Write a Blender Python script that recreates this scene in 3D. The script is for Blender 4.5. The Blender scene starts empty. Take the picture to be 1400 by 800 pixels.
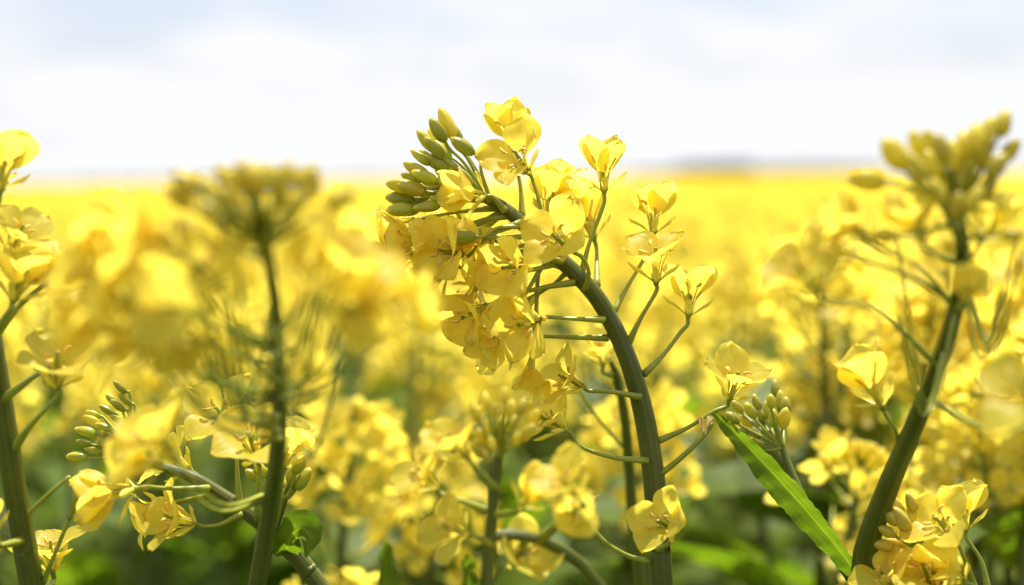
import bpy, math, random
import numpy as np
from mathutils import Vector, Matrix, Quaternion, noise

random.seed(11)
SC = bpy.context.scene
COL = SC.collection
R = math.radians
rnd = random.uniform

# ------------------------------------------------------------------ camera
ZC = 1.20                     # eye height of the photographer, crouched over the crop
FPX = 2333.0                  # focal length in pixels of the 1400 px wide photograph (60 mm on 36 mm film)
FOC = 0.50                    # focus distance
PITCH, ROLL = R(-3.80), R(0.85)
fwd = Vector((0, math.cos(PITCH), math.sin(PITCH)))
r0 = Vector((1, 0, 0)); u0 = r0.cross(fwd).normalized()
rt = r0 * math.cos(ROLL) - u0 * math.sin(ROLL)
up = u0 * math.cos(ROLL) + r0 * math.sin(ROLL)
CAM = Vector((0, 0, ZC))


def P(px, py, d):
    """a point of the scene seen at photo pixel (px, py), d metres in front of the lens"""
    if d < FOC:
        d = FOC - (FOC - d) * 0.78
    return CAM + fwd * d + rt * ((px - 700) / FPX * d) + up * ((400 - py) / FPX * d)


def V(x, y, z):
    """direction: x to the right, y up, z towards the viewer"""
    return (rt * x + up * y - fwd * z).normalized()


cd = bpy.data.cameras.new('camera'); cam = bpy.data.objects.new('camera', cd); COL.objects.link(cam)
mw = Matrix.Identity(4)
for i, a in enumerate((rt, up, -fwd)):
    for k in range(3):
        mw[k][i] = a[k]
mw.translation = CAM
cam.matrix_world = mw
cd.sensor_width = 36; cd.lens = 36 * FPX / 1400
cd.clip_start = 0.02; cd.clip_end = 6000
cd.dof.use_dof = True; cd.dof.focus_distance = FOC; cd.dof.aperture_fstop = 5.9
cd.dof.aperture_blades = 9
SC.camera = cam

# ------------------------------------------------------------------ materials
MAT = {}


def newmat(name):
    m = bpy.data.materials.new(name); m.use_nodes = True
    nt = m.node_tree; nt.nodes.clear()
    MAT[name] = m
    return m, nt, (lambda t, **k: _node(nt, t, k)), nt.links.new


def _node(nt, t, k):
    n = nt.nodes.new(t)
    for a, b in k.items():
        if a.startswith('in_'):
            key = a[3:]
            n.inputs[int(key) if key.isdigit() else key.replace('_', ' ')].default_value = b
        else:
            setattr(n, a, b)
    return n


def ramp(n, stops):
    e = n.color_ramp.elements
    while len(e) < len(stops):
        e.new(0.5)
    for s, (p, c) in zip(e, stops):
        s.position = p; s.color = (*c, 1)


def plant_mat(name, c1, c2, scale, rough=0.45, transl=0.0, tcol=None, spec=0.4, vein=None, edge=None, bump=0.15, bdist=0.0002,
              rndamt=0.12, stretch=None):
    """leafy / fleshy plant tissue: noise-mottled colour, a little light passing through it"""
    m, nt, N, L = newmat(name)
    tc = N('ShaderNodeTexCoord')
    mp = N('ShaderNodeMapping')
    if stretch:
        mp.inputs['Scale'].default_value = stretch
    L(tc.outputs['Object'], mp.inputs['Vector'])
    nz = N('ShaderNodeTexNoise', in_Scale=scale, in_Detail=4.0, in_Roughness=0.6)
    L(mp.outputs[0], nz.inputs['Vector'])
    rp = N('ShaderNodeValToRGB'); ramp(rp, [(0.32, c1), (0.68, c2)])
    L(nz.outputs['Fac'], rp.inputs['Fac'])
    col = rp.outputs['Color']
    uv = N('ShaderNodeUVMap')
    h = nz.outputs['Fac']
    if vein:        # fine veins running along the petal or leaf, from its own UV
        m2 = N('ShaderNodeMapping'); m2.inputs['Scale'].default_value = vein[0]
        L(uv.outputs[0], m2.inputs['Vector'])
        n2 = N('ShaderNodeTexNoise', in_Scale=1.0, in_Detail=3.0, in_Distortion=0.6)
        L(m2.outputs[0], n2.inputs['Vector'])
        r2 = N('ShaderNodeValToRGB'); ramp(r2, [(0.38, vein[1]), (0.6, (1, 1, 1))])
        L(n2.outputs['Fac'], r2.inputs['Fac'])
        mx = N('ShaderNodeMix', data_type='RGBA', blend_type='MULTIPLY'); mx.inputs['Factor'].default_value = 1.0
        L(col, mx.inputs['A']); L(r2.outputs['Color'], mx.inputs['B'])
        col = mx.outputs['Result']
        h = n2.outputs['Fac']
    if edge:        # a colour change along the length (UV v): list of stops
        sp = N('ShaderNodeSeparateXYZ'); L(uv.outputs[0], sp.inputs[0])
        r3 = N('ShaderNodeValToRGB'); ramp(r3, edge[1])
        L(sp.outputs[edge[0]], r3.inputs['Fac'])
        mx = N('ShaderNodeMix', data_type='RGBA', blend_type='MULTIPLY'); mx.inputs['Factor'].default_value = 1.0
        L(col, mx.inputs['A']); L(r3.outputs['Color'], mx.inputs['B'])
        col = mx.outputs['Result']
    oi = N('ShaderNodeObjectInfo')
    mr = N('ShaderNodeMapRange'); mr.inputs['To Min'].default_value = 1 - rndamt; mr.inputs['To Max'].default_value = 1 + rndamt
    L(oi.outputs['Random'], mr.inputs['Value'])
    hs = N('ShaderNodeHueSaturation'); L(col, hs.inputs['Color']); L(mr.outputs[0], hs.inputs['Value'])
    col = hs.outputs['Color']
    bs = N('ShaderNodeBsdfPrincipled', in_Roughness=rough)
    bs.inputs['Specular IOR Level'].default_value = spec
    L(col, bs.inputs['Base Color'])
    bp = N('ShaderNodeBump', in_Strength=bump, in_Distance=bdist)
    L(h, bp.inputs['Height']); L(bp.outputs[0], bs.inputs['Normal'])
    out = N('ShaderNodeOutputMaterial')
    if transl > 0:
        tr = N('ShaderNodeBsdfTranslucent')
        if tcol:
            mt = N('ShaderNodeMix', data_type='RGBA', blend_type='MULTIPLY'); mt.inputs['Factor'].default_value = 1.0
            L(col, mt.inputs['A']); mt.inputs['B'].default_value = (*tcol, 1)
            L(mt.outputs['Result'], tr.inputs['Color'])
        else:
            L(col, tr.inputs['Color'])
        mxs = N('ShaderNodeMixShader', in_0=transl)
        L(bs.outputs[0], mxs.inputs[1]); L(tr.outputs[0], mxs.inputs[2]); L(mxs.outputs[0], out.inputs['Surface'])
    else:
        L(bs.outputs[0], out.inputs['Surface'])
    return m


M_PETAL = plant_mat('petal_yellow', (0.94, 0.775, 0.075), (0.96, 0.84, 0.15), 160, rough=0.42, transl=0.72, tcol=(1.0, 1.0, .9), spec=0.3,
                    vein=((11, 1.6, 1), (0.96, 0.93, 0.82)), edge=(1, [(0.0, (0.9, 0.98, 0.8)), (0.45, (1, 0.97, 0.9)), (1.0, (1, 1, 1.15))]),
                    bump=0.5, bdist=0.0006, rndamt=0.06)
M_SEPAL = plant_mat('sepal', (0.80, 0.70, 0.08), (0.88, 0.76, 0.12), 300, rough=0.4, transl=0.35, bump=0.1)
M_BUD = plant_mat('bud_green', (0.44, 0.44, 0.045), (0.58, 0.53, 0.055), 260, rough=0.28, transl=0.42, spec=0.6,
                  edge=(1, [(0.0, (0.75, 0.95, 0.7)), (0.55, (1, 1, 1)), (.8, (1.1, 1.05, 1)), (1.0, (1.7, 1.5, 1.6))]), bump=0.2, rndamt=0.25)
M_BUDY = plant_mat('bud_yellow', (0.62, 0.50, 0.05), (0.74, 0.58, 0.06), 260, rough=0.36, transl=0.3, spec=0.5, bump=0.2, rndamt=0.2)
M_BUDO = plant_mat('bud_olive', (0.60, 0.52, 0.05), (0.74, 0.62, 0.065), 260, rough=0.32, transl=0.45, spec=0.5, bump=0.2, rndamt=0.22)
M_STALK = plant_mat('stalk_green', (0.26, 0.30, 0.03), (0.38, 0.40, 0.045), 200, rough=0.4, transl=0.2, spec=0.5, bump=0.15)
M_STEM = plant_mat('stem_green', (0.085, 0.105, 0.009), (0.15, 0.165, 0.02), 45, rough=0.36, spec=0.35, vein=((26, .5, 1), (.62, .68, .6)), bump=0.6, bdist=0.0005, transl=0.08)
M_ANTHER = plant_mat('anther', (0.66, 0.40, 0.05), (0.80, 0.55, 0.10), 500, rough=0.7, bump=0.4)
M_FILAM = plant_mat('filament', (0.72, 0.66, 0.12), (0.80, 0.72, 0.16), 300, rough=0.4, transl=0.3)
M_DRY = plant_mat('withered', (0.52, 0.36, 0.12), (0.70, 0.52, 0.24), 400, rough=0.7, transl=0.3)
M_LEAF = plant_mat('leaf_green', (0.085, 0.13, 0.010), (0.13, 0.18, 0.015), 70, rough=0.5, transl=0.5, tcol=(1.6, 1.8, 0.7), spec=0.15,
                   vein=((9, 6, 1), (0.8, 0.84, 0.8)), edge=(0, [(0.0, (0.9, 0.95, 0.9)), (0.46, (1, 1, 1)), (0.495, (1.9, 1.6, 1.6)), (0.505, (1.9, 1.6, 1.6)), (0.54, (1, 1, 1)), (1.0, (0.95, 0.95, 0.9))]),
                   bump=0.5, bdist=0.0006)


# ------------------------------------------------------------------ mesh building
class MB:
    """collects vertices, faces, uv and material slots for one mesh"""

    def __init__(self):
        self.v = []; self.f = []; self.uv = []; self.mi = []; self.mats = []; self.n = 0

    def slot(self, m):
        if m not in self.mats:
            self.mats.append(m)
        return self.mats.index(m)

    def add(self, v, f, uv, m):
        s = self.slot(m)
        self.v.append(np.asarray(v, float)); self.uv.append(np.asarray(uv, float))
        self.f.extend([tuple(i + self.n for i in q) for q in f])
        self.mi.extend([s] * len(f)); self.n += len(v)

    def join(self, o, M):
        A = np.array(M)
        s = [self.slot(m) for m in o.mats]
        for v, uv in zip(o.v, o.uv):
            self.v.append(v @ A[:3, :3].T + A[:3, 3]); self.uv.append(uv)
        self.f.extend([tuple(i + self.n for i in q) for q in o.f])
        self.mi.extend([s[i] for i in o.mi]); self.n += o.n

    def mesh(self, name):
        me = bpy.data.meshes.new(name)
        v = np.concatenate(self.v) if self.v else np.zeros((0, 3))
        me.from_pydata(v.tolist(), [], self.f)
        for m in self.mats:
            me.materials.append(m)
        me.polygons.foreach_set('material_index', self.mi)
        me.polygons.foreach_set('use_smooth', [True] * len(self.f))
        uv = np.concatenate(self.uv)
        li = np.zeros(len(me.loops), int); me.loops.foreach_get('vertex_index', li)
        ul = me.uv_layers.new(name='UVMap')
        ul.data.foreach_set('uv', uv[li].ravel())
        me.update()
        return me


def spline(pts, n):
    """Catmull-Rom through pts (any dimension), n samples"""
    p = np.array([list(q) for q in pts], float)
    if len(p) == 2:
        t = np.linspace(0, 1, n)[:, None]
        return p[0] * (1 - t) + p[1] * t
    p = np.vstack([2 * p[0] - p[1], p, 2 * p[-1] - p[-2]])
    k = len(p) - 3
    out = []
    for s in np.linspace(0, k - 1e-6, n):
        i = int(s); t = s - i
        a, b, c, d = p[i:i + 4]
        out.append(0.5 * (2 * b + (c - a) * t + (2 * a - 5 * b + 4 * c - d) * t * t + (3 * b - a - 3 * c + d) * t ** 3))
    return np.array(out)


def tube(mb, pts, rad, m, n=16, seg=8, ribs=0, cap=True, jit=0.0):
    q = spline([(*p, r) for p, r in zip(pts, rad)], n)
    c, r = q[:, :3], np.maximum(q[:, 3], 1e-5)
    T = np.gradient(c, axis=0); T /= np.linalg.norm(T, axis=1)[:, None] + 1e-12
    a = np.array([0.31, 0.77, 0.2]); a = a - T[0] * a.dot(T[0]); a /= np.linalg.norm(a)
    v = []; uv = []
    ln = np.concatenate([[0], np.cumsum(np.linalg.norm(np.diff(c, axis=0), axis=1))])
    for i in range(n):
        a = a - T[i] * a.dot(T[i]); a /= np.linalg.norm(a); b = np.cross(T[i], a)
        for k in range(seg):
            th = 2 * math.pi * k / seg
            rr = r[i] * (1 + (0.05 * math.cos(ribs * th) if ribs else 0)) * (1 + (rnd(-jit, jit) if jit else 0))
            v.append(c[i] + (a * math.cos(th) + b * math.sin(th)) * rr); uv.append((k / seg, ln[i] * 20))
    f = [(i * seg + k, i * seg + (k + 1) % seg, (i + 1) * seg + (k + 1) % seg, (i + 1) * seg + k) for i in range(n - 1) for k in range(seg)]
    if cap:
        f += [tuple(range(seg - 1, -1, -1)), tuple((n - 1) * seg + k for k in range(seg))]
    mb.add(v, f, uv, m)


MM = 0.001


def petal_geo(mb, m, L=15, W=4.7, f0=10, f1=60, claw=0.40, cup=1.0, ripple=0.35, curl=0, ns=18, nt=11, rot=0, seed=0, zoff=0.6, roff=0.7, cw=0.55, tip=0.58):
    """one petal: narrow claw rising from the calyx, round limb bending outwards; in mm, built along +Z, leaning to +X"""
    rg = random.Random(seed)
    ph = [rg.uniform(0, 6.28) for _ in range(6)]
    S = np.concatenate([np.linspace(0, 0.86, ns - 4, endpoint=False), 0.86 + 0.14 * np.sin(np.linspace(0, math.pi / 2, 4))])
    x, z = roff, zoff
    cen = []; ang = []; last = 0
    for s in S:
        t = min(max((s - 0.18) / 0.55, 0), 1); t = t * t * (3 - 2 * t)
        a = R(f0 + (f1 - f0) * t + curl * max(0, s - 0.7) / 0.3)
        ds = (s - last) * L; last = s
        x += math.sin(a) * ds; z += math.cos(a) * ds
        cen.append((x, z)); ang.append(a)
    v = []; uv = []
    cr, sr = math.cos(rot), math.sin(rot)
    for i, s in enumerate(S):
        u = max(0.0, (s - claw * 0.75) / (1 - claw * 0.75))
        w = max(cw if s < 0.8 else 0, W * max(0.0, math.sin(math.pi * min(1, u) ** (1.12 if tip > .55 else 1.0))) ** tip)
        w = max(w, 0.02)
        (cx, cz), a = cen[i], ang[i]
        for k in range(nt):
            t = k / (nt - 1) * 2 - 1
            y = w * t
            wave = ripple * u * (math.sin(3.1 * t + ph[0] + 3 * u) * 0.5 + t * t * math.sin(7 * u + ph[1] + 2 * t) + 0.45 * abs(t) * math.sin(13 * u * (1 if t > 0 else .8) + ph[2] + t * 2) + .22 * math.sin(7 * t + ph[4]) * math.sin(12 * u + ph[5]))
            inn = cup * 1.3 * (y / W) ** 2 * (0.4 + u) + wave - 0.5 * cup * (1 - abs(t)) * math.exp(-((t / 0.12) ** 2)) * 0.5
            e = 0.25 * ripple * u * math.sin(9 * t + ph[3]) * L * 0.06 * 4
            px = cx - math.cos(a) * inn + math.sin(a) * e
            pz = cz + math.sin(a) * inn + math.cos(a) * e
            v.append(((px * cr - y * sr) * MM, (px * sr + y * cr) * MM, pz * MM)); uv.append((k / (nt - 1), s))
    f = [(i * nt + k, i * nt + k + 1, (i + 1) * nt + k + 1, (i + 1) * nt + k) for i in range(len(S) - 1) for k in range(nt - 1)]
    mb.add(v, f, uv, m)


def lathe(mb, prof, m, seg=12, lobes=0, amp=0.07, bend=0.0, M=None):
    v = []; uv = []
    zt = prof[-1][1] or 1
    for r, z in prof:
        for k in range(seg):
            th = 2 * math.pi * k / seg
            rr = r * (1 + (amp * math.cos(lobes * th) if lobes else 0))
            v.append((rr * math.cos(th) + bend * z * z, rr * math.sin(th), z)); uv.append((k / seg, z / zt))
    n = len(prof)
    f = [(i * seg + k, i * seg + (k + 1) % seg, (i + 1) * seg + (k + 1) % seg, (i + 1) * seg + k) for i in range(n - 1) for k in range(seg)]
    f += [tuple(range(seg - 1, -1, -1)), tuple((n - 1) * seg + k for k in range(seg))]
    v = np.array(v)
    if M is not None:
        A = np.array(M); v = v @ A[:3, :3].T + A[:3, 3]
    mb.add(v, f, uv, m)


def bud_geo(mb, m, ln=7.5, w=1.9, seg=12, rings=9, seed=0):
    rg = random.Random(seed)
    p = []
    k = rg.uniform(0.72, 0.95)
    for i in range(rings + 1):
        s = i / rings
        r = w * max(0.0, math.sin(math.pi * (0.06 + 0.94 * s) ** k * 0.985)) ** 0.56
        p.append((max(r, 0.12) * MM, s * ln * MM))
    lathe(mb, p, m, seg, lobes=4, amp=0.1, bend=rg.uniform(-6, 6))


# open-flower types: (f0, f1, cup, ripple, curl, claw)
FT = {'cup': (10, 27, 0.3, 0.5, 4), 'open': (12, 62, 0.6, 0.55, 8), 'flat': (16, 82, 0.5, 0.6, 8), 'shut': (6, 16, 1.5, 0.4, 0)}
PETALS, CALYX, STAMEN, BUDS = {}, {}, [], {}
for tname, (f0, f1, cup, rip, curl) in FT.items():
    PETALS[tname] = []
    for k in range(6):
        mb = MB()
        petal_geo(mb, M_PETAL, L=rnd(14.2, 16), W=rnd(4.9, 5.7) * (1.07 if tname == 'cup' else 1), f0=f0, f1=f1 + rnd(-9, 9), cup=cup, ripple=rip * rnd(.8, 1.4), curl=curl + rnd(-12, 22), seed=k * 7 + len(tname))
        PETALS[tname].append(mb.mesh('petal'))
    CALYX[tname] = []
    for k in range(3):
        mb = MB()
        lathe(mb, [(0.55 * MM, -0.8 * MM), (0.8 * MM, 0), (1.15 * MM, 0.6 * MM), (1.05 * MM, 1.3 * MM), (0.5 * MM, 1.7 * MM)], M_STALK, 10)
        for q in range(4):
            a = {'cup': 68, 'open': 64, 'flat': 62, 'shut': 12}[tname]
            petal_geo(mb, M_SEPAL, L=rnd(6.6, 8.4), W=.95, f0=a * .8, f1=a + rnd(-14, 6), claw=0.05, cup=0.6, ripple=0.08, curl=-42, ns=9, nt=5, rot=R(45 + 90 * q) + rnd(-.12, .12), seed=k * 4 + q, zoff=0.4, roff=0.9, cw=0.7, tip=0.5)
        CALYX[tname].append(mb.mesh('flower'))
for k in range(4):
    mb = MB()
    rg = random.Random(k)
    tube(mb, [(0, 0, .5 * MM), (0.1 * MM, 0, 5 * MM), (0.2 * MM, 0.1 * MM, 8.6 * MM), (.2 * MM, .1 * MM, 9.2 * MM)], [.6 * MM, .62 * MM, .42 * MM, .62 * MM], M_STALK, 8, 7)
    for q in range(6):
        th = R(60 * q + rg.uniform(-12, 12)); hgt = rg.uniform(7.6, 9.6) if q % 3 else rg.uniform(5.5, 6.5); o = rg.uniform(2.0, 3.4)
        c, s = math.cos(th), math.sin(th)
        pts = [(c * .9 * MM, s * .9 * MM, .8 * MM), (c * o * .55 * MM, s * o * .55 * MM, hgt * .55 * MM), (c * o * MM, s * o * MM, hgt * MM)]
        tube(mb, pts, [.17 * MM] * 3, M_FILAM, 6, 5)
        b = Vector(pts[-1]); d = Vector((c * rg.uniform(.2, 1.2), s * rg.uniform(.2, 1.2), rg.uniform(.2, .9))).normalized()
        e = Vector((-s, c, 0.3))
        tube(mb, [b - d * .9 * MM, b + e * .3 * MM, b + d * 1.0 * MM, b + d * 1.6 * MM - e * .5 * MM], [.25 * MM, .42 * MM, .4 * MM, .15 * MM], M_ANTHER, 7, 6)
    STAMEN.append(mb.mesh('stamen_cluster'))
for kind, mt in (('green', M_BUD), ('olive', M_BUDO), ('yellow', M_BUDY)):
    BUDS[kind] = []
    for k in range(5):
        mb = MB(); bud_geo(mb, mt, w=rnd(1.6, 1.9), seed=k)
        BUDS[kind].append(mb.mesh('bud'))


# ------------------------------------------------------------------ objects
def link(name, data, parent=None, M=None, abs_mesh=False, pm=None):
    """link one object; M its world (or, with pm None and a parent, local) matrix"""
    o = bpy.data.objects.new(name, data); COL.objects.link(o)
    if parent is not None:
        o.parent = parent
        if pm is not None:
            o.matrix_parent_inverse = pm.inverted()
    if M is not None:
        o.matrix_basis = M
    return o


def tag(o, label, cat=None, group=None, kind=None):
    if label: o['label'] = label
    if cat: o['category'] = cat
    if group: o['group'] = group
    if kind: o['kind'] = kind
    return o


class Plant:
    def __init__(self, base, label, group=None, name='rapeseed_plant', cat='rapeseed plant'):
        self.base = Vector(base)
        self.root = bpy.data.objects.new(name, None); COL.objects.link(self.root)
        self.root.location = self.base
        self.root.empty_display_size = 0.05
        self.pm = Matrix.Translation(self.base)
        tag(self.root, label, cat, group)

    def part(self, name, mb, label=None):
        o = link(name, mb.mesh(name), self.root, Matrix.Identity(4), pm=self.pm)
        if label: o['label'] = label
        return o

    def tube(self, name, pts, rad, m, n=20, seg=8, ribs=0):
        mb = MB(); tube(mb, pts, rad, m, n, seg, ribs)
        return self.part(name, mb)

    def flower(self, base, d, typ='open', s=1.0, roll=None, stalk=None, petals=4, sr=0.62):
        base = Vector(base); d = Vector(d).normalized()
        roll = rnd(0, 1.57) if roll is None else R(roll)
        x = -fwd - d * (-fwd).dot(d)          # roll 0: one petal towards the photographer's side
        if x.length < .5: x = up - d * up.dot(d)
        x.normalize(); y = d.cross(x)
        q = Matrix((x, y, d)).transposed().to_quaternion() @ Quaternion((0, 0, 1), roll)
        M = Matrix.Translation(base) @ q.to_matrix().to_4x4() @ Matrix.Scale(s, 4)
        fl = link('flower', random.choice(CALYX[typ]), self.root, M, pm=self.pm)
        for k in range(4):
            if k >= petals: break
            a = R(90 * k) + rnd(-.16, .16)
            L = Matrix.Rotation(a, 4, 'Z') @ Matrix.Rotation(rnd(-.14, .14), 4, 'X') @ Matrix.Rotation(rnd(-.12, .16), 4, 'Y') @ Matrix.Diagonal((rnd(.92, 1.06), rnd(.92, 1.08), rnd(.94, 1.06), 1))
            link('petal', random.choice(PETALS[typ]), fl, L)
        if typ != 'shut':
            link('stamen_cluster', random.choice(STAMEN), fl, Matrix.Rotation(rnd(0, 6), 4, 'Z'))
        if stalk:
            self.stalk('flower_stalk', fl, M, list(stalk) + [base - d * 2.5 * MM * s, base - d * 0.5 * MM * s], sr)
        return fl

    def stalk(self, name, parent, M, pts, sr=0.62):
        mb = MB()
        n = len(pts)
        rad = [sr * MM * 1.15] + [sr * MM] * (n - 2) + [sr * MM * 1.05]
        rad[0] = sr * MM * 1.9
        tube(mb, pts, rad, M_STALK, 14, 8)
        return link(name, mb.mesh(name), parent, Matrix.Identity(4), pm=M)

    def bud(self, base, d, s=1.0, kind='green', stalk=None, fat=1.0, sr=0.5):
        base = Vector(base); d = Vector(d).normalized()
        q = d.to_track_quat('Z', 'Y') @ Quaternion((0, 0, 1), rnd(0, 6))
        s *= rnd(.86, 1.1)
        if kind == 'green' and random.random() < .14: kind = 'olive'
        M = Matrix.Translation(base) @ q.to_matrix().to_4x4() @ Matrix.Diagonal((s * fat, s * fat, s, 1))
        b = link('bud', random.choice(BUDS[kind]), self.root, M, pm=self.pm)
        if stalk:
            self.stalk('bud_stalk', b, M, list(stalk) + [base - d * 2.5 * MM * s, base + d * .4 * MM], sr)
        return b

    def pod(self, pts, tip=None, w=1.0):
        """a stalk whose flower is spent: stalk plus the thin young pod"""
        mb = MB()
        p = [Vector(x) for x in pts]
        tube(mb, p, [.8 * MM * w] + [.6 * MM * w] * (len(p) - 1), M_STALK, 14, 7)
        d = (p[-1] - p[-2]).normalized(); e = (d + Vector((0, 0, .5))).normalized()
        if tip is not False:
            l = rnd(.008, .014)
            tube(mb, [p[-1] - d * .0005, p[-1] + d * l * .3, p[-1] + e * l, p[-1] + e * l * 1.15], [.7 * MM, .95 * MM, .8 * MM, .3 * MM], M_STALK, 10, 7)
        return self.part('young_pod', mb)


def pxr(r, d):
    return r / FPX * d


def axis(pl, rows, ground=True, m=M_STEM, ribs=7, name='stem', seg=20, n=60, lean=(0.04, 0.03)):
    """rows: (px, py, depth, radius px) from bottom to tip; carried on down to the ground"""
    pts = [P(a, b, d) for a, b, d, r in rows]; rad = [pxr(r, d) for a, b, d, r in rows]
    if ground:
        b = pl.base
        q = pts[0]; dirn = (pts[0] - pts[1]).normalized()
        k1 = q + dirn * 0.12
        k2 = b.lerp(k1, 0.45)
        pts = [b - Vector((0, 0, .01)), k2, k1] + pts
        r = rad[0]
        rad = [r * 1.6, r * 1.4, r * 1.12] + rad
        n += 14
    rad = [r * .94 for r in rad]
    mb = MB(); tube(mb, pts, rad, m, n, seg, ribs, jit=0.006)
    return pl.part(name, mb)


def gbase(px, py, d, dx=0.0, dy=0.0):
    p = P(px, py, d); return Vector((p.x + dx, p.y + dy, 0))


def leaf_geo(mb, mid, half, nrm, wav=0.0015, n=26, nt=11, tooth=0.06, m=None, seed=0, fold=0.25):
    """leaf blade along the world polyline mid; half = half widths (m); nrm = rough facing of the blade"""
    q = spline([(*p, h) for p, h in zip(mid, half)], n)
    c, w = q[:, :3], np.maximum(q[:, 3], 1e-5)
    T = np.gradient(c, axis=0); T /= np.linalg.norm(T, axis=1)[:, None]
    nv = np.array(nrm)
    v = []; uv = []
    for i in range(n):
        b = np.cross(T[i], nv); b /= np.linalg.norm(b); nn = np.cross(b, T[i])
        for k in range(nt):
            t = k / (nt - 1) * 2 - 1
            ed = 1 + tooth * 2.4 * noise.noise(Vector((i * .83, seed * 3.1, 2 if t > 0 else 0))) * abs(t) ** 4 + tooth * 2 * noise.noise(Vector((i * .21, seed * 1.7, 5 if t > 0 else 9))) * abs(t) ** 2
            off = fold * abs(t) * w[i] + wav * math.sin(i * .7 + t * 1.5 + seed) * abs(t) + wav * .5 * math.sin(i * 1.9 + 3 * t + seed) * t * t
            v.append(c[i] + b * (w[i] * t * ed) + nn * off); uv.append((k / (nt - 1), i / (n - 1)))
    f = [(i * nt + k, i * nt + k + 1, (i + 1) * nt + k + 1, (i + 1) * nt + k) for i in range(n - 1) for k in range(nt - 1)]
    mb.add(v, f, uv, m or M_LEAF)


def stem_leaves(pl, p0, p1, n, seed, size=0.11):
    """clasping leaves on the lower stem, below the picture's edge and just inside it"""
    rg = random.Random(seed)
    for k in range(n):
        b = p0.lerp(p1, (k + .3) / n)
        a = k * 2.4 + seed
        o = Vector((math.cos(a), math.sin(a), 0)); l = size * rg.uniform(.8, 1.3)
        mb = MB()
        leaf_geo(mb, [b, b + o * l * .35 + Vector((0, 0, l * .28)), b + o * l * .75 + Vector((0, 0, l * .38)), b + o * l + Vector((0, 0, l * .22))],
                 [l * .13, l * .17, l * .13, .0005], Vector((-o.x * .4, -o.y * .4, 1)), seed=k, n=14, nt=7)
        pl.part('leaf', mb)


# ================================================================== the front row
# ---- A: the drooping plant in focus
pa = Plant(gbase(915, 800, .50, .03, .02), 'sharp drooping rapeseed plant with thick bent stem, dense green buds and many yellow blossoms', 'rapeseed plants in the front row')
AX = [(906, 815, .50, 17), (901, 740, .50, 16.5), (895, 660, .50, 16), (885, 590, .50, 15), (870, 525, .50, 14), (848, 465, .50, 13), (820, 412, .50, 12.5),
      (788, 375, .50, 12), (755, 345, .50, 11.5), (722, 313, .50, 10.5), (692, 287, .50, 9.5), (664, 270, .50, 8), (642, 262, .50, 6), (620, 256, .50, 3.5)]
axis(pa, AX)
D0 = .50
# flowers: base px, depth offset (mm, + is away), direction, type, scale, stalk pixels from the stem outwards (with mm depth)
AF = [
    ((703, 212, 7), (-.18, 1, -.12), 'cup', 1.15, 50, [(714, 300, 2), (712, 258, 5)]),
    ((722, 236, -5), (-.42, .55, .72), 'open', 1.12, 50, [(742, 325, 0), (738, 280, -4)]),
    ((664, 268, -9), (-.92, .12, .42), 'cup', 0.98, 30, [(690, 288, -3)]),
    ((826, 262, -1), (-.03, 1, .08), 'cup', 1.02, 45, [(794, 378, 1), (805, 335, 0), (821, 292, -1)]),
    ((893, 320, 14), (.02, 1, -.05), 'cup', 1.0, 48, [(836, 432, 2), (858, 392, 8), (880, 355, 13)]),
    ((897, 386, -4), (-.04, .93, .36), 'open', 1.06, 45, [(858, 472, 0), (876, 435, -3)]),
    ((941, 432, 9), (.12, 1, -.05), 'cup', 1.0, 38, [(880, 512, 1), (908, 484, 5), (930, 455, 8)]),
    ((778, 340, -11), (-.5, .38, .78), 'open', 1.14, 10, [(800, 396, -2), (805, 372, -7), (796, 352, -10)]),
    ((812, 326, 19), (-.25, .9, -.1), 'cup', 1.05, 42, [(816, 392, 2), (816, 355, 14)]),
    ((718, 362, -10), (-.62, -.12, .78), 'open', 1.15, 35, [(768, 358, -2), (745, 352, -8)]),
    ((632, 348, -6), (-.65, .1, .75), 'open', 1.14, 40, [(712, 304, -2), (670, 322, -6)]),
    ((588, 334, 4), (-.9, .1, .3), 'cup', 1.15, 5, [(700, 294, 0), (645, 306, 3)]),
    ((668, 418, -3), (-.7, -.35, .55), 'open', 1.14, 15, [(786, 386, -2), (730, 396, -4)]),
    ((738, 436, -10), (-.6, -.18, .78), 'open', 1.14, 50, [(826, 437, -3), (785, 436, -8)]),
    ((706, 463, 6), (-.85, -.3, .25), 'cup', 1.1, 30, [(832, 462, 1), (770, 461, 4)]),
    ((798, 530, -6), (-.78, .42, .45), 'open', 1.02, 25, [(876, 543, -3), (838, 536, -6)]),
    ((772, 588, -7), (-.8, .5, .35), 'open', 1.1, 35, [(886, 630, -3), (835, 625, -6), (795, 611, -6)]),
    ((997, 546, -3), (.22, .85, .5), 'open', 1.05, 15, [(895, 605, 0), (940, 585, -2), (975, 563, -3)]),
    ((918, 722, -14), (-.5, .3, .8), 'open', 0.9, 20, [(899, 752, -4), (915, 742, -9)]),
    # further blossoms behind and inside the head
    ((748, 296, 16), (.12, .95, -.1), 'cup', 1.1, 0, [(752, 342, 2)]),
    ((690, 340, 9), (-.5, -.1, .3), 'open', 1.1, 25, [(742, 333, 2)]),
    ((612, 372, 12), (-.7, -.35, .2), 'open', 1.1, 40, [(740, 338, 2), (675, 352, 10)]),
    ((655, 388, 10), (-.5, -.7, .2), 'cup', 1.1, 15, [(760, 352, 2), (705, 372, 8)]),
    ((570, 300, 14), (-.85, -.15, .1), 'cup', 1.0, 20, [(680, 284, 3), (625, 290, 11)]),
    ((640, 312, 16), (-.4, .6, -.2), 'open', 1.0, 20, [(690, 288, 3)]),
]


def AP(a, D=D0):
    return P(a[0], a[1], D + a[2] * MM)


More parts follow.
